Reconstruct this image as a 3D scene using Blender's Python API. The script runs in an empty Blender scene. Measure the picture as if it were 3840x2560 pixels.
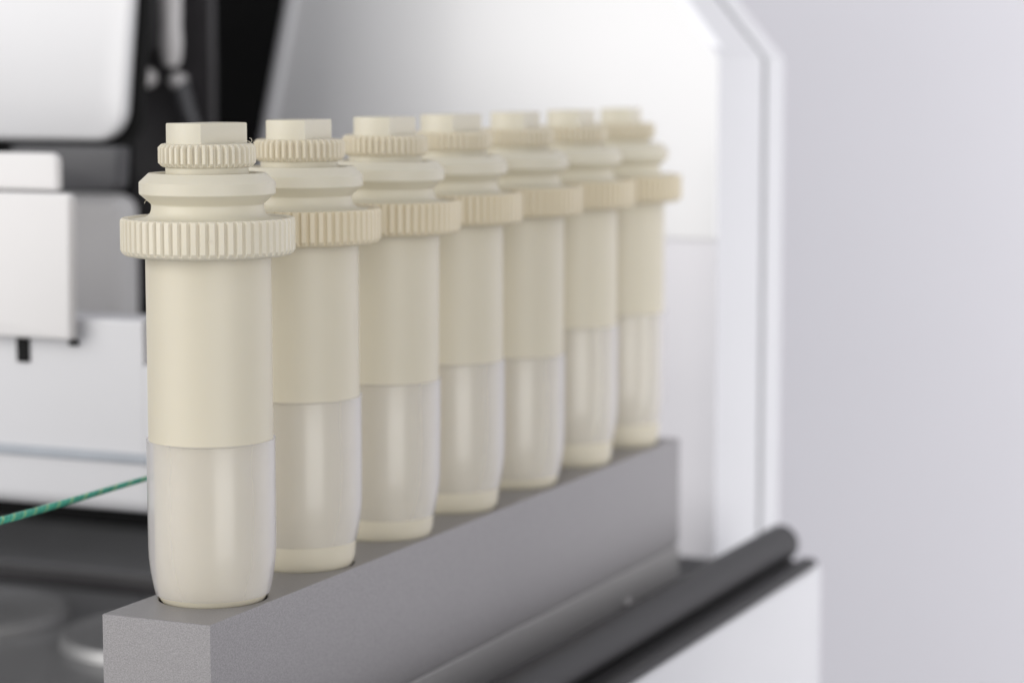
import bpy, bmesh, math, random
from mathutils import Vector, Matrix
random.seed(7)
sc = bpy.context.scene
PI = math.pi

# ------------------------------------------------------------------ camera
cam_d = bpy.data.cameras.new("camera")
cam = bpy.data.objects.new("camera", cam_d)
sc.collection.objects.link(cam)
cam.location = (0.25820, -0.42197, 0.10846)
cam.rotation_euler = (math.radians(90 - 6.3768), 0, math.radians(24.2058))
cam_d.lens = 84
cam_d.sensor_width = 36
cam_d.clip_start = 0.01
cam_d.clip_end = 50
cam_d.dof.use_dof = True
cam_d.dof.focus_distance = 0.482
cam_d.dof.aperture_fstop = 12.4
cam_d.dof.aperture_blades = 0
sc.camera = cam

# ------------------------------------------------------------------ light
world = bpy.data.worlds.new("World")
sc.world = world
world.use_nodes = True
bg = world.node_tree.nodes["Background"]
bg.inputs[0].default_value = (0.93, 0.94, 1.0, 1)
bg.inputs[1].default_value = 0.48

def area(name, loc, target, w, h, power, col=(1, 1, 1)):
    l = bpy.data.lights.new(name, 'AREA')
    l.shape = 'RECTANGLE'
    l.size, l.size_y = w, h
    l.energy = power
    l.color = col
    o = bpy.data.objects.new(name, l)
    sc.collection.objects.link(o)
    o.location = loc
    d = Vector(target) - Vector(loc)
    o.rotation_euler = d.to_track_quat('-Z', 'Y').to_euler()
    return o

area("softbox_key", (-0.68, -0.95, 0.40), (0, 0.1, 0.03), 1.1, 1.0, 9.3, (1.0, 0.975, 0.94))
area("softbox_fill", (1.03, -0.74, 0.16), (0, 0.1, 0.03), 0.80, 0.95, 5.3, (1.0, 0.985, 0.965))
area("softbox_top", (0.1, 0.1, 1.3), (0.05, 0.15, 0.0), 0.8, 0.8, 0.4)
area("added_wall_light", (0.72, 0.36, 0.25), (0.58, 1.0, 0.05), 0.9, 0.9, 6.6)  # added light with no seen source, only brightens the wall

sc.view_settings.view_transform = 'Standard'
sc.view_settings.look = 'None'
sc.view_settings.exposure = 0.24
sc.view_settings.gamma = 1.0
sc.view_settings.use_curve_mapping = False
try:
    sc.cycles.max_bounces = 10
    sc.cycles.transparent_max_bounces = 24
    sc.cycles.use_denoising = True
except Exception:
    pass

# ------------------------------------------------------------------ materials
def mat(name, col, rough=0.5, metal=0.0, noise=0.0, nscale=200.0, bump=0.0, bscale=2000.0,
        spec=0.5, coat=0.0, coat_rough=0.1, sss=0.0, rvar=0.0):
    m = bpy.data.materials.new(name)
    m.use_nodes = True
    nt = m.node_tree
    b = nt.nodes["Principled BSDF"]
    b.inputs["Base Color"].default_value = (*col, 1)
    b.inputs["Roughness"].default_value = rough
    b.inputs["Metallic"].default_value = metal
    b.inputs["Specular IOR Level"].default_value = spec
    b.inputs["Coat Weight"].default_value = coat
    b.inputs["Coat Roughness"].default_value = coat_rough
    if sss > 0:
        b.inputs["Subsurface Weight"].default_value = sss
        b.inputs["Subsurface Radius"].default_value = (1.0, 0.8, 0.5)
        b.inputs["Subsurface Scale"].default_value = 0.0015
    tc = nt.nodes.new("ShaderNodeTexCoord")
    if noise > 0:
        n = nt.nodes.new("ShaderNodeTexNoise")
        n.inputs["Scale"].default_value = nscale
        n.inputs["Detail"].default_value = 5
        nt.links.new(tc.outputs["Object"], n.inputs["Vector"])
        r = nt.nodes.new("ShaderNodeMapRange")
        r.inputs[1].default_value = 0.3
        r.inputs[2].default_value = 0.7
        r.inputs[3].default_value = 1 - noise
        r.inputs[4].default_value = 1 + noise
        nt.links.new(n.outputs["Fac"], r.inputs[0])
        v = nt.nodes.new("ShaderNodeVectorMath")
        v.operation = 'SCALE'
        v.inputs[0].default_value = col
        nt.links.new(r.outputs[0], v.inputs["Scale"])
        nt.links.new(v.outputs[0], b.inputs["Base Color"])
        if rvar > 0:
            r2 = nt.nodes.new("ShaderNodeMapRange")
            r2.inputs[1].default_value = 0.3
            r2.inputs[2].default_value = 0.7
            r2.inputs[3].default_value = rough - rvar
            r2.inputs[4].default_value = rough + rvar
            nt.links.new(n.outputs["Fac"], r2.inputs[0])
            nt.links.new(r2.outputs[0], b.inputs["Roughness"])
    if bump > 0:
        n2 = nt.nodes.new("ShaderNodeTexNoise")
        n2.inputs["Scale"].default_value = bscale
        n2.inputs["Detail"].default_value = 3
        nt.links.new(tc.outputs["Object"], n2.inputs["Vector"])
        bp = nt.nodes.new("ShaderNodeBump")
        bp.inputs["Strength"].default_value = bump
        bp.inputs["Distance"].default_value = 0.0002
        nt.links.new(n2.outputs["Fac"], bp.inputs["Height"])
        nt.links.new(bp.outputs["Normal"], b.inputs["Normal"])
    return m

PEEK = (0.615, 0.568, 0.448)
m_body = mat("beige_plastic", PEEK, 0.42, noise=0.012, nscale=90, bump=0.03, bscale=3500, sss=0.15)
m_cap = mat("beige_machined_plastic", (0.62, 0.582, 0.468), 0.46, noise=0.015, nscale=120, bump=0.06, bscale=4000, sss=0.15)
m_ring = mat("pale_knurled_plastic", (0.65, 0.602, 0.482), 0.45, noise=0.015, nscale=120, bump=0.05, bscale=4000, sss=0.15)
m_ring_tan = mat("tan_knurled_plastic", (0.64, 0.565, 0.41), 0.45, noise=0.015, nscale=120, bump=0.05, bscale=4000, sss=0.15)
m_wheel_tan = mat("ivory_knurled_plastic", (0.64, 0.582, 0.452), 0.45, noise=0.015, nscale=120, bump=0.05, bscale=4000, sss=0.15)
m_alu = mat("grey_blasted_aluminium", (0.295, 0.285, 0.287), 0.46, metal=0.45, noise=0.20, nscale=3800, bump=0.16, bscale=7000)
m_alu_flat = mat("grey_anodised_aluminium", (0.42, 0.41, 0.405), 0.44, metal=0.3, noise=0.05, nscale=900, bump=0.15, bscale=3000)
m_steel = mat("bright_steel", (0.62, 0.60, 0.59), 0.28, metal=1.0, noise=0.05, nscale=500)
m_satin = mat("satin_steel", (0.45, 0.45, 0.45), 0.55, metal=1.0, noise=0.05, nscale=300)
m_pale = mat("pale_grey_plastic", (0.62, 0.60, 0.60), 0.35, noise=0.05, nscale=90)
m_lav = mat("lavender_white_plastic", (0.84, 0.83, 0.865), 0.42, noise=0.012, nscale=30)
m_panel = mat("bright_white_enamel", (0.88, 0.88, 0.885), 0.32, noise=0.01, nscale=20, coat=0.15, coat_rough=0.15)
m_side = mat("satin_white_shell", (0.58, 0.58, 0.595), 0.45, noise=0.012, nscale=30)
m_mid = mat("pale_back_plastic", (0.62, 0.61, 0.615), 0.45, noise=0.02, nscale=30)
m_white = mat("white_enamel", (0.80, 0.80, 0.81), 0.32, noise=0.012, nscale=20, coat=0.2, coat_rough=0.15)
m_white_warm = mat("warm_white_plastic", (0.76, 0.745, 0.735), 0.45, noise=0.012, nscale=30)
m_white_cool = mat("cool_white_plastic", (0.66, 0.66, 0.675), 0.42, noise=0.012, nscale=30)
m_grey = mat("grey_plastic", (0.09, 0.09, 0.096), 0.45, noise=0.05, nscale=60)
m_dark = mat("dark_grey_coating", (0.045, 0.042, 0.045), 0.38, noise=0.08, nscale=150)
m_rail = mat("dark_rail_coating", (0.012, 0.0115, 0.012), 0.46, noise=0.06, nscale=200, spec=0.3)
m_black = mat("black_interior", (0.008, 0.008, 0.008), 0.7, noise=0.1, nscale=50, spec=0.2)
m_deck = mat("dark_tray_metal", (0.23, 0.23, 0.233), 0.36, metal=0.3, noise=0.06, nscale=120, rvar=0.04)
m_wall = mat("lavender_grey_paint", (0.80, 0.785, 0.825), 0.8, noise=0.02, nscale=3)
m_trim = mat("blue_grey_seal", (0.40, 0.43, 0.47), 0.4, noise=0.03, nscale=90)

def sleeve_material(name, f0, f1, col, gloss, spec):
    m = bpy.data.materials.new(name)
    m.use_nodes = True
    nt = m.node_tree
    b = nt.nodes["Principled BSDF"]
    b.inputs["Base Color"].default_value = (*col, 1)
    b.inputs["Roughness"].default_value = 0.22
    b.inputs["Specular IOR Level"].default_value = 0.5
    t = nt.nodes.new("ShaderNodeBsdfTransparent")
    t.inputs[0].default_value = (1.0, 1.0, 1.0, 1)
    lw = nt.nodes.new("ShaderNodeLayerWeight")
    lw.inputs["Blend"].default_value = 0.30
    n = nt.nodes.new("ShaderNodeTexNoise")
    n.inputs["Scale"].default_value = 160
    tc = nt.nodes.new("ShaderNodeTexCoord")
    nt.links.new(tc.outputs["Object"], n.inputs["Vector"])
    r = nt.nodes.new("ShaderNodeMapRange")
    r.inputs[3].default_value = f0
    r.inputs[4].default_value = f1
    nt.links.new(lw.outputs["Facing"], r.inputs[0])
    ad = nt.nodes.new("ShaderNodeMath")
    ad.operation = 'MULTIPLY_ADD'
    ad.inputs[1].default_value = 0.05 if f1 > 0.1 else 0.0
    nt.links.new(n.outputs["Fac"], ad.inputs[0])
    nt.links.new(r.outputs[0], ad.inputs[2])
    mx = nt.nodes.new("ShaderNodeMixShader")
    nt.links.new(ad.outputs[0], mx.inputs[0])
    nt.links.new(t.outputs[0], mx.inputs[1])
    tl = nt.nodes.new("ShaderNodeBsdfTranslucent")
    tl.inputs[0].default_value = (*col, 1)
    hz = nt.nodes.new("ShaderNodeMixShader")
    hz.inputs[0].default_value = 0.55
    nt.links.new(b.outputs[0], hz.inputs[1])
    nt.links.new(tl.outputs[0], hz.inputs[2])
    nt.links.new(hz.outputs[0], mx.inputs[2])
    gl = nt.nodes.new("ShaderNodeBsdfGlossy")
    gl.inputs["Roughness"].default_value = gloss
    lf = nt.nodes.new("ShaderNodeLayerWeight")
    lf.inputs["Blend"].default_value = 0.5
    pw = nt.nodes.new("ShaderNodeMath")
    pw.operation = 'POWER'
    pw.inputs[1].default_value = 5.0
    nt.links.new(lf.outputs["Facing"], pw.inputs[0])
    fr = nt.nodes.new("ShaderNodeMath")
    fr.operation = 'MULTIPLY_ADD'
    fr.inputs[1].default_value = spec * 12
    fr.inputs[2].default_value = spec
    nt.links.new(pw.outputs[0], fr.inputs[0])
    mx2 = nt.nodes.new("ShaderNodeMixShader")
    nt.links.new(fr.outputs[0], mx2.inputs[0])
    nt.links.new(mx.outputs[0], mx2.inputs[1])
    nt.links.new(gl.outputs[0], mx2.inputs[2])
    nt.links.new(mx2.outputs[0], nt.nodes["Material Output"].inputs[0])
    return m
m_sleeve = sleeve_material("milky_sleeve", 0.14, 0.95, (0.90, 0.89, 0.93), 0.24, 0.068)
m_sleeve_in = sleeve_material("clear_sleeve_lining", 0.0, 0.05, (0.8, 0.8, 0.82), 0.3, 0.004)

def cord_material(name, col):
    return mat(name, col, 0.35, noise=0.25, nscale=900, coat=0.3)
m_cord = [cord_material("teal_strand", (0.03, 0.30, 0.22)), cord_material("green_strand", (0.06, 0.42, 0.30)),
          cord_material("yellow_green_strand", (0.26, 0.46, 0.22))]

# ------------------------------------------------------------------ helpers
def link(name, me, m, parent=None, angle=35):
    if m and not me.materials:
        me.materials.append(m)
    for p in me.polygons:
        p.use_smooth = True
    me.set_sharp_from_angle(angle=math.radians(angle))
    o = bpy.data.objects.new(name, me)
    sc.collection.objects.link(o)
    if parent:
        o.parent = parent
    return o

def from_bm(name, bm, m, parent=None, angle=35):
    bmesh.ops.remove_doubles(bm, verts=bm.verts, dist=1e-7)
    bmesh.ops.recalc_face_normals(bm, faces=bm.faces)
    me = bpy.data.meshes.new(name)
    bm.to_mesh(me)
    bm.free()
    return link(name, me, m, parent, angle)

def thing(name, label, cat, loc=(0, 0, 0), rot=(0, 0, 0), group=None):
    o = bpy.data.objects.new(name, None)
    o.empty_display_size = 0.01
    sc.collection.objects.link(o)
    o.location = loc
    o.rotation_euler = rot
    o["label"] = label
    o["category"] = cat
    if group:
        o["group"] = group
    return o

def bm_lathe(prof, seg=96, rfun=None, closed=False):
    """prof: (r, z) list; rfun(level radius, angle) -> radius."""
    bm = bmesh.new()
    rings = []
    for r, z in prof:
        if r < 1e-7:
            rings.append([bm.verts.new((0, 0, z))])
            continue
        ring = []
        for k in range(seg):
            a = 2 * PI * k / seg
            rr = rfun(r, k) if rfun else r
            ring.append(bm.verts.new((rr * math.cos(a), rr * math.sin(a), z)))
        rings.append(ring)
    pairs = list(zip(rings, rings[1:]))
    if closed:
        pairs.append((rings[-1], rings[0]))
    for A, B in pairs:
        if len(A) == 1 and len(B) == 1:
            continue
        for k in range(seg):
            k2 = (k + 1) % seg
            if len(A) == 1:
                bm.faces.new((A[0], B[k], B[k2]))
            elif len(B) == 1:
                bm.faces.new((A[k], A[k2], B[0]))
            else:
                bm.faces.new((A[k], A[k2], B[k2], B[k]))
    return bm

def bm_poly(pts, axis_map, d0, d1, bevel=0.0, bseg=3):
    """Extrude a 2D outline between two depths. axis_map(u, v, d) -> xyz"""
    bm = bmesh.new()
    A = [bm.verts.new(axis_map(u, v, d0)) for u, v in pts]
    B = [bm.verts.new(axis_map(u, v, d1)) for u, v in pts]
    bm.faces.new(A)
    bm.faces.new(B[::-1])
    n = len(pts)
    for k in range(n):
        bm.faces.new((A[k], B[k], B[(k + 1) % n], A[(k + 1) % n]))
    bmesh.ops.recalc_face_normals(bm, faces=bm.faces)
    if bevel > 0:
        es = [e for e in bm.edges if len(e.link_faces) == 2 and e.calc_face_angle(0) > math.radians(25)]
        bmesh.ops.bevel(bm, geom=es, offset=bevel, segments=bseg, profile=0.5, affect='EDGES', clamp_overlap=True)
    return bm

XZ = lambda u, v, d: (u, d, v)          # outline in X-Z, depth along Y
XY = lambda u, v, d: (u, v, d)
XZY = lambda u, v, d: (u, d, v)

def bm_box(x0, x1, y0, y1, z0, z1, bevel=0.0, bseg=3):
    return bm_poly([(x0, z0), (x1, z0), (x1, z1), (x0, z1)], XZ, y0, y1, bevel, bseg)

def rounded(pts_r, n=8):
    """polygon with per-corner radius -> dense outline; pts_r: (u, v, r)"""
    out = []
    N = len(pts_r)
    for i in range(N):
        p = Vector(pts_r[i][:2]); r = pts_r[i][2]
        if r <= 0:
            out.append(tuple(p)); continue
        a = (Vector(pts_r[i - 1][:2]) - p).normalized()
        b = (Vector(pts_r[(i + 1) % N][:2]) - p).normalized()
        half = math.acos(max(-1, min(1, a.dot(b)))) / 2
        t = r / math.tan(half)
        c = p + (a + b).normalized() * (r / math.sin(half))
        s, e = p + a * t - c, p + b * t - c
        a0, a1 = math.atan2(s.y, s.x), math.atan2(e.y, e.x)
        d = (a1 - a0 + PI) % (2 * PI) - PI
        for k in range(n + 1):
            an = a0 + d * k / n
            out.append((c.x + r * math.cos(an), c.y + r * math.sin(an)))
    return out

def bm_tube(bm, pts, radii, seg=10):
    pts = [Vector(p) for p in pts]
    rings = []
    for i, p in enumerate(pts):
        t = (pts[min(i + 1, len(pts) - 1)] - pts[max(i - 1, 0)]).normalized()
        up = Vector((0, 0, 1)) if abs(t.z) < 0.9 else Vector((1, 0, 0))
        u = t.cross(up).normalized(); v = u.cross(t)
        r = radii[i] if hasattr(radii, '__len__') else radii
        rings.append([bm.verts.new(p + (u * math.cos(2 * PI * k / seg) + v * math.sin(2 * PI * k / seg)) * r) for k in range(seg)])
    for A, B in zip(rings, rings[1:]):
        for k in range(seg):
            bm.faces.new((A[k], A[(k + 1) % seg], B[(k + 1) % seg], B[k]))
    bm.faces.new(rings[0][::-1]); bm.faces.new(rings[-1])
    return bm

# ------------------------------------------------------------------ wall
bm = bm_box(-2.2, 2.2, 1.0, 1.06, -1.0, 1.4)
wall = from_bm("wall", bm, m_wall)
wall["kind"] = "structure"

bench_blocker = from_bm("unseen_bench_blocker", bm_box(-1.4, 1.2, -1.0, 0.99, -0.44, -0.401), mat("grey_bench_blocker", (0.30, 0.30, 0.31), 0.5, noise=0.03, nscale=8))  # unseen surface, added to block light from below
bench_blocker["kind"] = "structure"

# ------------------------------------------------------------------ rack
XL, XS, Y0, Y1 = -0.0120, 0.0133, -0.0231, 0.2455
PITCH, NV, HOLE = 0.0385, 7, 0.01160
TOP, SPLIT, BOT = 0.0, -0.0324, -0.0600
rack = thing("vessel_rack", "long grey metal rack bar with round holes carrying the seven beige vessels", "rack", (0, 0, BOT))
def build_rack():
    bm = bmesh.new()
    ch = 0.00013
    x0, x1, ya, yb = XL + ch, XS - ch, Y0 + ch, Y1 - ch
    SEG = 56
    def quad(*p):
        bm.faces.new([bm.verts.new(q) for q in p])
    cells = [(i * PITCH, ya if i == 0 else i * PITCH - PITCH / 2, yb if i == NV - 1 else i * PITCH + PITCH / 2) for i in range(NV)]
    for cy, c0, c1 in cells:
        circ, rect = [], []
        corners = [math.atan2(y - cy, x) % (2 * PI) for x in (x0, x1) for y in (c0, c1)]
        angs = sorted([2 * PI * k / SEG for k in range(SEG)] + corners)
        for a in angs:
            dx, dy = math.cos(a), math.sin(a)
            t = 1e9
            if dx > 1e-9: t = min(t, x1 / dx)
            if dx < -1e-9: t = min(t, x0 / dx)
            if dy > 1e-9: t = min(t, (c1 - cy) / dy)
            if dy < -1e-9: t = min(t, (c0 - cy) / dy)
            rr = min(HOLE, t * 0.995)
            circ.append((rr * dx, cy + rr * dy)); rect.append((dx * t, cy + dy * t))
        n = len(angs)
        for k in range(n):
            j = (k + 1) % n
            low = [(c[0] * 0.974, cy + (c[1] - cy) * 0.974) for c in (circ[k], circ[j])]
            quad((*circ[k], 0), (*rect[k], 0), (*rect[j], 0), (*circ[j], 0))
            quad((*circ[k], 0), (*circ[j], 0), (*low[1], -0.0003), (*low[0], -0.0003))
            quad((*low[0], -0.0003), (*low[1], -0.0003), (*low[1], -0.007), (*low[0], -0.007))
        bm.faces.new([bm.verts.new((c[0] * 0.974, cy + (c[1] - cy) * 0.974, -0.007)) for c in circ])
    def ring(x0, x1, y0, y1, z):
        return [(x0, y0, z), (x1, y0, z), (x1, y1, z), (x0, y1, z)]
    loops = [ring(x0, x1, ya, yb, 0), ring(XL, XS, Y0, Y1, -ch), ring(XL, XS, Y0, Y1, SPLIT + 0.0011),
             ring(XL + .0007, XS - .0007, Y0 + .0007, Y1 - .0007, SPLIT + 0.0010),
             ring(XL + .0007, XS - .0007, Y0 + .0007, Y1 - .0007, SPLIT)]
    for A, B in zip(loops, loops[1:]):
        for k in range(4):
            quad(A[k], A[(k + 1) % 4], B[(k + 1) % 4], B[k])
    for v in bm.verts:
        v.co.z -= BOT
    bmesh.ops.remove_doubles(bm, verts=bm.verts, dist=1e-6)
    bmesh.ops.recalc_face_normals(bm, faces=bm.faces)
    return bm
from_bm("rack_block", build_rack(), m_alu, rack, 20)
bm = bm_box(XL, XS + 0.00012, Y0 - 0.00012, Y1, 0, SPLIT - BOT - 0.0001, 0.0002, 2)
from_bm("rack_base", bm, m_alu_flat, rack, 20)
def screw(parent, loc, r, axis, m, name="screw"):
    prof = [(0, 0.0006), (r * .45, 0.0006), (r * .5, 0.0009), (r * .8, 0.0009), (r, 0.0005), (r, -0.0005)]
    o = from_bm(name, bm_lathe(prof, 24), m, parent, 30)
    o.rotation_euler = axis
    o.location = loc
    return o
screw(rack, (XS + 0.0002, 0.203, -0.0417 - BOT), 0.0013, (0, PI / 2, 0), m_steel)
screw(rack, (XS + 0.0002, 0.022, -0.0417 - BOT), 0.0013, (0, PI / 2, 0), m_steel)

# ------------------------------------------------------------------ vessels
def gear(levels, n, groove_r, samples, pattern, m, name, parent):
    """levels (r, z) from inside bottom up; pattern: list of 0..1 groove depth per sample in a tooth"""
    rmax = max(r for r, z in levels)
    seg = n * samples
    def rf(r, k):
        g = pattern[k % samples]
        return min(r, rmax - (rmax - groove_r) * g)
    return from_bm(name, bm_lathe(levels, seg, rf), m, parent, 28)

def body_prof(step):
    return [(0, -0.0035), (0.0085, -0.0032), (0.0096, -0.0018), (0.0106, -0.0006), (0.01112, 0.0004), (0.01152, 0.0018),
            (0.01174, 0.0040), (0.01180, 0.0068), (0.01188, 0.0090), (0.01188, 0.0200), (0.01188, step - 0.0010), (0.01188, step - 0.0004), (0.01280, step - 0.0001),
            (0.01288, step), (0.01288, step + 0.0003), (0.01288, 0.0450), (0.01288, 0.0735), (0, 0.0735)]
sleeve_out = [(0.01192, 0.0), (0.0122, 0.0012), (0.01262, 0.0033), (0.01292, 0.0052), (0.01317, 0.0074), (0.01326, 0.0098),
              (0.01330, 0.0150), (0.01330, 0.0240), (0.01331, 0.0318), (0.01338, 0.0324)]
def sleeve_bm():
    inner = [(0.01296, 0.03238), (0.01290, 0.0318), (0.01206, 0.0312), (0.01200, 0.0150), (0.01200, 0.0085), (0.01194, 0.0058), (0.01184, 0.0034), (0.01170, 0.0004)]
    return bm_lathe(sleeve_out + inner, 96, closed=True)
flange_prof = [(0.0070, 0.0880), (0.0103, 0.0880), (0.0106, 0.0884), (0.01195, 0.0884), (0.01208, 0.0883), (0.01395, 0.08655), (0.01395, 0.0843),
               (0.01385, 0.0841), (0.01165, 0.0822), (0.01150, 0.0819), (0.01150, 0.0815), (0.01158, 0.0808), (0.0118, 0.0802),
               (0.01225, 0.0797), (0.0129, 0.07935), (0.0137, 0.07915), (0.0150, 0.0790), (0.0150, 0.0780)]

slide = [0.0012, 0.0054, 0.0049, 0.0052, 0.0027, 0.0066, 0.0068]   # how high each loose sleeve sits
def make_vessel(ringmat):
    v = thing("digestion_vessel", "x", "vessel")
    from_bm("vessel_body", bm_lathe(body_prof(0.0322 + slide[0]), 96), m_body, v, 40)
    sl = from_bm("sleeve", sleeve_bm(), m_sleeve, v, 40)
    sl.data.materials.append(m_sleeve_in)
    for p in sl.data.polygons:
        c = p.center
        if c.x * p.normal.x + c.y * p.normal.y < 0:
            p.material_index = 1
    # big knurled clamp ring: wide flat teeth, narrow grooves that run out at the top edge
    R = 0.0179
    lev = [(0.0127, 0.0716), (0.0160, 0.0715), (0.0170, 0.0717), (0.0175, 0.0721), (R, 0.0728), (R, 0.0786), (0.01775, 0.0791), (0.0174, 0.0793), (0.0163, 0.07925), (0.0159, 0.0789), (0.0134, 0.0789)]
    pat = [0, 0, 0, 0, 0, 0.75, 1, 0.75]
    gear(lev, 60, R - 0.00060, 8, pat, ringmat, "clamp_ring", v)
    cap = from_bm("cap_flange", bm_lathe(flange_prof, 96), m_cap, v, 22)
    # small knurled wheel: rounded teeth, broad grooves
    R2 = 0.01000
    lev2 = [(0.0060, 0.0896), (0.0089, 0.0896), (0.0093, 0.0898), (R2, 0.0905), (R2, 0.0936), (0.0093, 0.0943), (0.0088, 0.0944), (0.0040, 0.0944)]
    pat2 = [0, 0, 0.06, 0.55, 0.95, 1, 0.95, 0.55, 0.06]
    neck = from_bm("cap_neck", bm_lathe([(0.0085, 0.0875), (0.0085, 0.0887), (0.0085, 0.0899)], 64), m_cap, v)
    gear(lev2, 40, R2 - 0.00095, 9, pat2, ringmat, "knurled_wheel", v)
    # double-D key on top
    RK, hk = 0.0086, 0.0046
    al = math.acos(hk / RK)
    pts = []
    for s in (0, PI):
        a0, a1 = s + al, s + PI - al
        for k in range(19):
            a = a0 + (a1 - a0) * k / 18
            pts.append((RK * math.cos(a), RK * math.sin(a)))
    bm = bm_poly(pts, XY, 0.0943, 0.0986)
    top = [e for e in bm.edges if all(vv.co.z > 0.098 for vv in e.verts)]
    bmesh.ops.bevel(bm, geom=top, offset=0.00028, segments=2, profile=0.6, affect='EDGES')
    from_bm("grip_key", bm, m_cap, v, 30)
    return v

def copy_tree(src):
    r = src.copy(); sc.collection.objects.link(r)
    for ch in src.children:
        c = ch.copy(); sc.collection.objects.link(c); c.parent = r
    return r

LABELS = [
    "nearest beige vessel, at the front end of the grey rack beside the green cord",
    "second beige vessel from the front of the rack, just behind the nearest one",
    "third beige vessel from the front, with its key against the pale grey panel",
    "middle beige vessel of the seven, fourth from either end of the row",
    "fifth beige vessel from the front, third from the far end of the row",
    "next to last beige vessel, second from the far right end of the rack",
    "farthest and most blurred beige vessel at the far right end of the rack",
]
flat_az = [49.5, 66, 65, 60.5, 73.4, 71.5, 78.5]
xoff = [0, 0, 0.0005, 0, 0, 0, -0.0004]
tilt = [0.0, 0.0, 0.5, 0.0, 0.2, 0.0, 0.0]
proto = make_vessel(m_ring)
vessels = [proto] + [copy_tree(proto) for _ in range(6)]
for i, v in enumerate(vessels):
    y = i * PITCH
    v.location = (xoff[i], y, 0.0)
    v.rotation_euler = (0, math.radians(tilt[i]), 0)
    v["label"] = LABELS[i]
    v["group"] = "beige vessels in the rack"
    azc = math.atan2(cam.location.y - y, cam.location.x)
    for ch in v.children:
        base = ch.name.split(".")[0]
        if base == "vessel_body" and i > 0:
            tmp = from_bm("vessel_body_tmp", bm_lathe(body_prof(0.0322 + slide[i]), 96), m_body, None, 40)
            ch.data = tmp.data
            bpy.data.objects.remove(tmp)
        elif base == "sleeve":
            ch.location.z = slide[i]
        elif base == "grip_key":
            ch.rotation_euler.z = azc + math.radians(flat_az[i])
        elif base in ("clamp_ring", "knurled_wheel"):
            ch.rotation_euler.z = random.random() * 6.28
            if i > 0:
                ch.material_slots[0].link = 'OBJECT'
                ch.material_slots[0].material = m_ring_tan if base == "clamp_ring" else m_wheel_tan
# fine swarf curls left on the machined edges of the nearest vessel
def swarf(pts, r=0.00006):
    bm = bmesh.new()
    bm_tube(bm, pts, r, 5)
    from_bm("plastic_burr", bm, m_ring, proto)
def curl(c, r, a0, a1, u, v, n=9):
    c, u, v = Vector(c), Vector(u), Vector(v)
    return [c + (u * math.cos(a0 + (a1 - a0) * k / (n - 1)) + v * math.sin(a0 + (a1 - a0) * k / (n - 1))) * r for k in range(n)]
RT = (0.912, 0.41, 0.0)     # across the view
swarf(curl((0.0076, 0.0030, 0.0938), 0.0011, 0.1, 1.9, RT, (0, 0, 1)))
swarf(curl((0.0083, 0.0030, 0.0950), 0.0005, -1.2, 1.6, RT, (0, 0, 1)))
swarf(curl((-0.0113, -0.0052, 0.0822), 0.0005, 1.4, 3.3, RT, (0, 0, 1)))
swarf(curl((0.0098, -0.0152, 0.0753), 0.0004, 1.2, 3.6, RT, (0, 0, 1)))

# ------------------------------------------------------------------ instrument
inst = thing("laboratory_instrument", "white laboratory instrument with open black interior, dark tray and chamfered side housing behind the rack", "instrument", (0, 0.3, BOT))
def ipart(name, bm, m, parent=inst, angle=35):
    o = from_bm(name, bm, m, parent, angle)
    if parent is inst:
        for vtx in o.data.vertices:
            vtx.co -= inst.location
    return o

# curved side housing panel: bows away towards the black opening
YP = 0.300
def housing_front(zlo, zhi_fn, xl_fn, xr, y_off, thick, nx=28, nz=10, bow=0.3):
    bm = bmesh.new()
    F, B = [], []
    for i in range(nx + 1):
        s = i / nx
        colF, colB = [], []
        for j in range(nz + 1):
            t = j / nz
            zr = zlo
            x_mid = xl_fn(zlo) * (1 - s) + xr * s
            zt = zhi_fn(x_mid)
            z = zlo + (zt - zlo) * t
            x = xl_fn(z) * (1 - s) + xr * s
            dxr = max(0.0, xr - 0.055 - x)
            y = YP + y_off + bow * dxr * dxr * 2.2
            colF.append(bm.verts.new((x, y, z)))
            colB.append(bm.verts.new((x, y + thick, z)))
        F.append(colF); B.append(colB)
    for i in range(nx):
        for j in range(nz):
            bm.faces.new((F[i][j], F[i + 1][j], F[i + 1][j + 1], F[i][j + 1]))
            bm.faces.new((B[i][j], B[i][j + 1], B[i + 1][j + 1], B[i + 1][j]))
        bm.faces.new((F[i][0], B[i][0], B[i + 1][0], F[i + 1][0]))
        bm.faces.new((F[i][nz], F[i + 1][nz], B[i + 1][nz], B[i][nz]))
    for j in range(nz):
        bm.faces.new((F[0][j], F[0][j + 1], B[0][j + 1], B[0][j]))
        bm.faces.new((F[nx][j], B[nx][j], B[nx][j + 1], F[nx][j + 1]))
    return bm
XR = 0.0050
slant = lambda z: -0.1560 - (0.1137 - z) * 0.245
ctop = lambda x: 0.1137 + max(0.0, min(0.30, (XR - x) * 1.18))
ipart("upper_side_panel", housing_front(0.0560, ctop, slant, XR, 0.0, 0.012), m_panel)
ipart("lower_side_panel", housing_front(-0.0478, lambda x: 0.0556, slant, XR, 0.0010, 0.011), m_lav)
# outer casing running back from the panel, with a slot and a rear shell
def casing(y0, y1, inset):
    pts = [(XR + 0.0002 - inset, -0.048), (XR + 0.0002 - inset, 0.1137 - inset * .4), (XR - 0.21 - inset, 0.1137 + 0.215 * 1.18), (XR - 0.215 - inset, 0.1137 + 0.215 * 1.18 - 0.02), (XR - 0.03, 0.1137), (XR - 0.03, -0.048)]
    return bm_poly(pts, XZ, y0, y1, 0.0)
ipart("outer_casing", casing(YP + 0.0015, YP + 0.045, 0.0), m_side)
ipart("casing_slot", casing(YP + 0.045, YP + 0.0500, 0.0028), m_grey)
ipart("rear_shell", casing(YP + 0.0500, YP + 0.068, 0.0), m_side)
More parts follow.
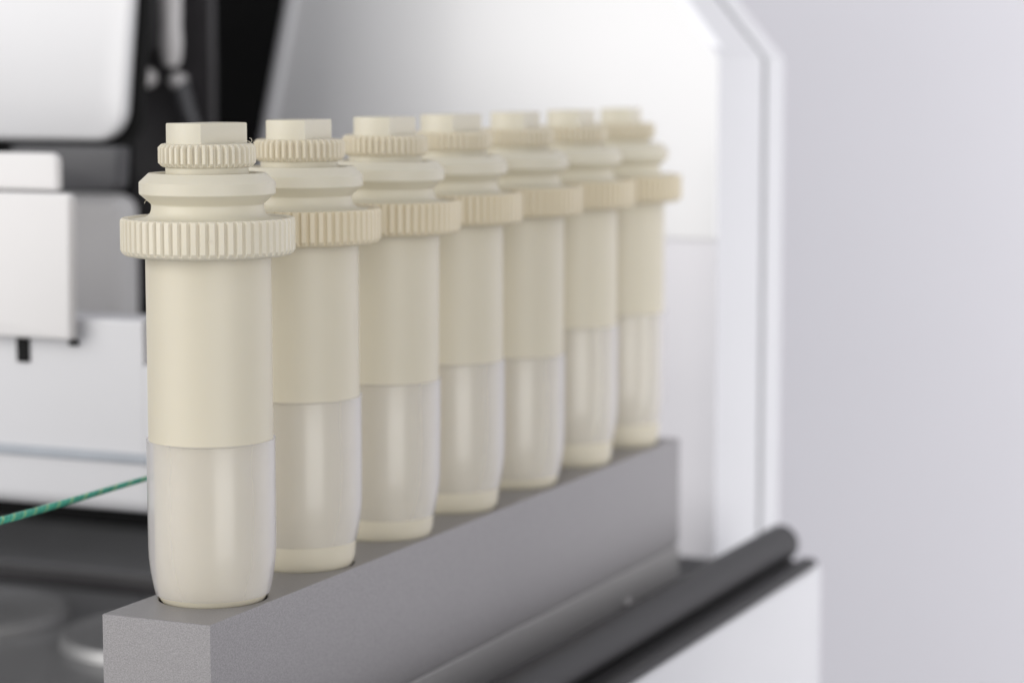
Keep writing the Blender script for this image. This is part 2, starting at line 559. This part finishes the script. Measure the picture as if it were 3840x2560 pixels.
# left bevel strip of the panel
bm = bmesh.new()
zs = [-0.0478, 0.05, 0.10, 0.20]
def edge_y(z):
    dx = max(0.0, XR - 0.055 - slant(z)); return YP + 0.3 * dx * dx * 2.2
pts = [(slant(z) - 0.0016, edge_y(z) + 0.001, z) for z in zs]
bm_tube(bm, pts, 0.0032, 14)
ipart("panel_edge_trim", bm, m_white_cool)

# dark interior
ipart("interior_back", bm_box(-0.70, -0.14, 0.44, 0.45, -0.055, 0.34), m_black)
ipart("interior_side", bm_box(-0.71, -0.70, 0.10, 0.45, -0.055, 0.34), m_black)
ipart("interior_roof", bm_box(-0.70, -0.13, 0.26, 0.45, 0.30, 0.31), m_black)
ipart("deck_gap_shade", bm_box(0.0024, 0.0262, 0.2272, 0.2945, -0.068, -0.0606), m_black)  # black box paints in the dark of the gap below the panel
ipart("interior_shade_sill", bm_box(-0.70, -0.16, 0.292, 0.30, -0.0533, 0.03, 0.001), m_black)  # black wall stands in for the shadow under and behind the module

# deck: near tray and a raised rear plate with a riser
ipart("deck_tray", bm_box(-0.55, 0.0262, -0.06, 0.227, -0.068, -0.0602), m_deck)
ipart("riser_shade_strip", bm_box(-0.55, -0.0122, 0.2252, 0.2268, -0.0601, -0.0540, 0.0004), m_dark)  # added strip, paints shade over a riser face the key light hits
ipart("deck_plate", bm_box(-0.55, 0.002, 0.227, 0.345, -0.068, -0.0533, 0.0012), m_deck)

def recess(cx, cy, r):
    prof = [(0, 0.0004), (r * .5, 0.0006), (r * .8, 0.0016), (r * .93, 0.0034), (r * .97, 0.0038), (r, 0.0034), (r * 1.02, 0.0)]
    o = from_bm("cup_recess", bm_lathe(prof, 64), m_satin, inst, 40)
    o.location = Vector((cx, cy, -0.0600)) - inst.location
recess(-0.1230, 0.1740, 0.031)
recess(-0.1960, 0.1740, 0.031)

# front rail: bead, valley, lip, extruded along the rack
rail_prof = []
for k in range(15):
    a = PI * 1.15 - (PI * 1.45) * k / 14
    rail_prof.append((0.0297 + 0.0060 * math.cos(a), -0.0394 + 0.0060 * math.sin(a)))
rail_prof += [(0.0345, -0.0450), (0.0358, -0.0446), (0.0368, -0.0434), (0.0405, -0.0434), (0.0418, -0.0441), (0.0418, -0.0455), (0.0405, -0.0461), (0.0335, -0.0463), (0.0262, -0.0480), (0.0262, -0.0600), (0.0240, -0.0600)]
bm = bm_poly(rail_prof, XZ, -0.10, 0.2945, 0.0)
ipart("front_rail", bm, m_rail)
# white base under the rail
ipart("base_body", bm_box(-0.55, 0.0408, -0.10, 0.302, -0.40, -0.0464 - 0.022, 0.002), m_white)
ipart("base_side", bm_box(0.0300, 0.0412, -0.10, 0.302, -0.38, -0.0464, 0.0015), m_side)

# raised white door, lower right corner rounded
pts = rounded([(-0.52, 0.0885, 0.0), (-0.1530, 0.0880, 0.0105), (-0.1482, 0.137, 0.0), (-0.1395, 0.24, 0.0), (-0.52, 0.24, 0.0)], 12)
bm = bm_poly(pts, XZ, 0.200, 0.205, 0.0016, 3)
ipart("lift_door", bm, m_white)
bm = bm_poly([(u + 0.0026, v - 0.0026) for u, v in pts], XZ, 0.2055, 0.2080, 0.0)
ipart("door_gasket", bm, m_black)

# mechanism in the opening
bm = bm_box(-0.205, -0.172, 0.285, 0.2885, 0.030, 0.20, 0.001)
ipart("carriage_plate", bm, m_dark)
bm = bmesh.new()
bm_tube(bm, [(-0.1785, 0.270, z) for z in (0.111, 0.1135, 0.119, 0.125, 0.131, 0.14, 0.18)], [0.0022, 0.0033, 0.0038, 0.0034, 0.0037, 0.0036, 0.0036], 16)
ipart("guide_rod", bm, m_pale)
def knob(x, y, z, r):
    prof = [(0, r * .9), (r * .5, r * .75), (r * .85, r * .4), (r, 0), (r * .9, -r * .8), (r * .8, -r * 1.2)]
    o = from_bm("round_screw", bm_lathe(prof, 28), m_pale, inst, 50)
    o.rotation_euler = (PI / 2, 0, 0)
    o.location = Vector((x, y, z)) - inst.location
knob(-0.1925, 0.274, 0.1072, 0.0036)
knob(-0.1830, 0.280, 0.1062, 0.0030)

bm = bmesh.new()
bm_tube(bm, [(-0.1824, 0.281, 0.106), (-0.1812, 0.281, 0.1015), (-0.1788, 0.281, 0.0945), (-0.1765, 0.281, 0.090), (-0.1735, 0.282, 0.080)], [0.0026, 0.0030, 0.0026, 0.0020, 0.0018], 14)
ipart("hose_stub", bm, m_grey)
ipart("latch_block", bm_box(-0.1962, -0.1908, 0.279, 0.2845, 0.116, 0.150, 0.0015), m_dark)

# ------------------------------------------------------------------ sampler module on the left
smp = thing("sampler_module", "stack of white box covers on a pale block left of the nearest vessel", "module", (-0.16, 0.10, -0.055))
def spart(name, bm, m, parent=smp, angle=35):
    o = from_bm(name, bm, m, parent, angle)
    for vtx in o.data.vertices:
        vtx.co -= smp.location
    return o
# base block with rounded lower front edge; profile in Y-Z extruded along X
YZ = lambda u, v, d: (d, u, v)
prof = rounded([(0.100, 0.0450, 0.0012), (0.100, -0.0062, 0.0045), (0.116, -0.0062, 0.003), (0.116, 0.0450, 0.001)], 8)
spart("base_block", bm_poly(prof, YZ, -0.36, -0.0815, 0.0), m_white_cool)
prof2 = rounded([(0.100, 0.0335, 0.001), (0.100, -0.0062, 0.0045), (0.116, -0.0062, 0.003), (0.116, 0.0335, 0.001)], 8)
spart("block_end", bm_poly(prof2, YZ, -0.0814, -0.050, 0.0), m_white_cool)
spart("support_foot", bm_box(-0.33, -0.26, 0.100, 0.115, -0.0600, -0.007), m_black)
spart("seam_strip", bm_box(-0.36, -0.050, 0.0988, 0.1002, 0.0076, 0.0102, 0.0004), m_trim)
spart("slot_opening", bm_box(-0.1206, -0.1166, 0.0992, 0.1004, 0.0325, 0.0400, 0.0004), m_black)
spart("locating_pin", bm_lathe([(0, .0008), (.0010, .0008), (.0014, .0), (.0014, -.0008)], 20), m_black)
smp.children[-1].rotation_euler = (PI / 2, 0, 0)
pin = [c for c in smp.children if c.name.startswith("locating_pin")][0]
for vtx in pin.data.vertices:
    vtx.co += smp.location
pin.location = Vector((-0.1024, 0.0995, 0.0386)) - smp.location
# stacked covers
ptsB = rounded([(-0.36, 0.0396, 0), (-0.1000, 0.0396, 0.0010), (-0.0992, 0.0778, 0.0016), (-0.36, 0.0778, 0)], 6)
spart("lower_cover", bm_poly(ptsB, XZ, 0.0945, 0.0978, 0.001), m_white_warm)
ptsA = rounded([(-0.36, 0.0780, 0), (-0.1062, 0.0780, 0.001), (-0.1062, 0.0880, 0.0025), (-0.36, 0.0880, 0)], 6)
spart("upper_cover", bm_poly(ptsA, XZ, 0.0990, 0.1020, 0.001), m_white_warm)
# grey bracket and plain back plate behind the covers
ptsK = rounded([(-0.1850, 0.0729, 0), (-0.1465, 0.0733, 0.003), (-0.1455, 0.0866, 0.001), (-0.1850, 0.0866, 0)], 6)
spart("grey_bracket", bm_poly(ptsK, XZ, 0.187, 0.194, 0.0012), m_grey)
spart("cover_hanger", bm_box(-0.30, -0.128, 0.0982, 0.110, 0.046, 0.0766, 0.001), m_grey)
spart("back_plate", bm_box(-0.42, -0.1800, 0.240, 0.254, 0.012, 0.0690, 0.006, 6), m_mid)

# ------------------------------------------------------------------ braided cord
def cord():
    P0 = [(-0.0575, -0.045, 0.0115), (-0.0558, -0.020, 0.0118), (-0.0537, 0.0, 0.0119), (-0.0506, 0.020, 0.0129), (-0.0454, 0.045, 0.0148), (-0.0435, 0.070, 0.0150), (-0.0512, 0.0995, 0.0120)]
    def cr(t):
        n = len(P0) - 1
        i = min(int(t * n), n - 1); f = t * n - i
        p = [Vector(P0[max(0, min(n, i + d))]) for d in (-1, 0, 1, 2)]
        return 0.5 * ((2 * p[1]) + (p[2] - p[0]) * f + (2 * p[0] - 5 * p[1] + 4 * p[2] - p[3]) * f * f + (3 * p[1] - p[0] - 3 * p[2] + p[3]) * f ** 3)
    c = thing("braided_cord", "thin green twisted cord running from the left edge behind the nearest vessel", "cord", P0[0])
    N = 220
    for s in range(6):
        bm = bmesh.new()
        pts, rad = [], []
        for k in range(N + 1):
            t = k / N
            R = 0.00115 - 0.0008 * t
            p = cr(t); tg = (cr(min(1, t + .01)) - cr(max(0, t - .01))).normalized()
            u = tg.cross(Vector((0, 0, 1))).normalized(); v = u.cross(tg)
            a = 2 * PI * (s / 6 + t * 34)
            pts.append(p + (u * math.cos(a) + v * math.sin(a)) * R * 0.62 - Vector(P0[0]))
            rad.append(R * 0.46)
        bm_tube(bm, pts, rad, 6)
        from_bm("strand", bm, m_cord[(0, 1, 0, 1, 2, 1)[s]], c, 60)
cord()
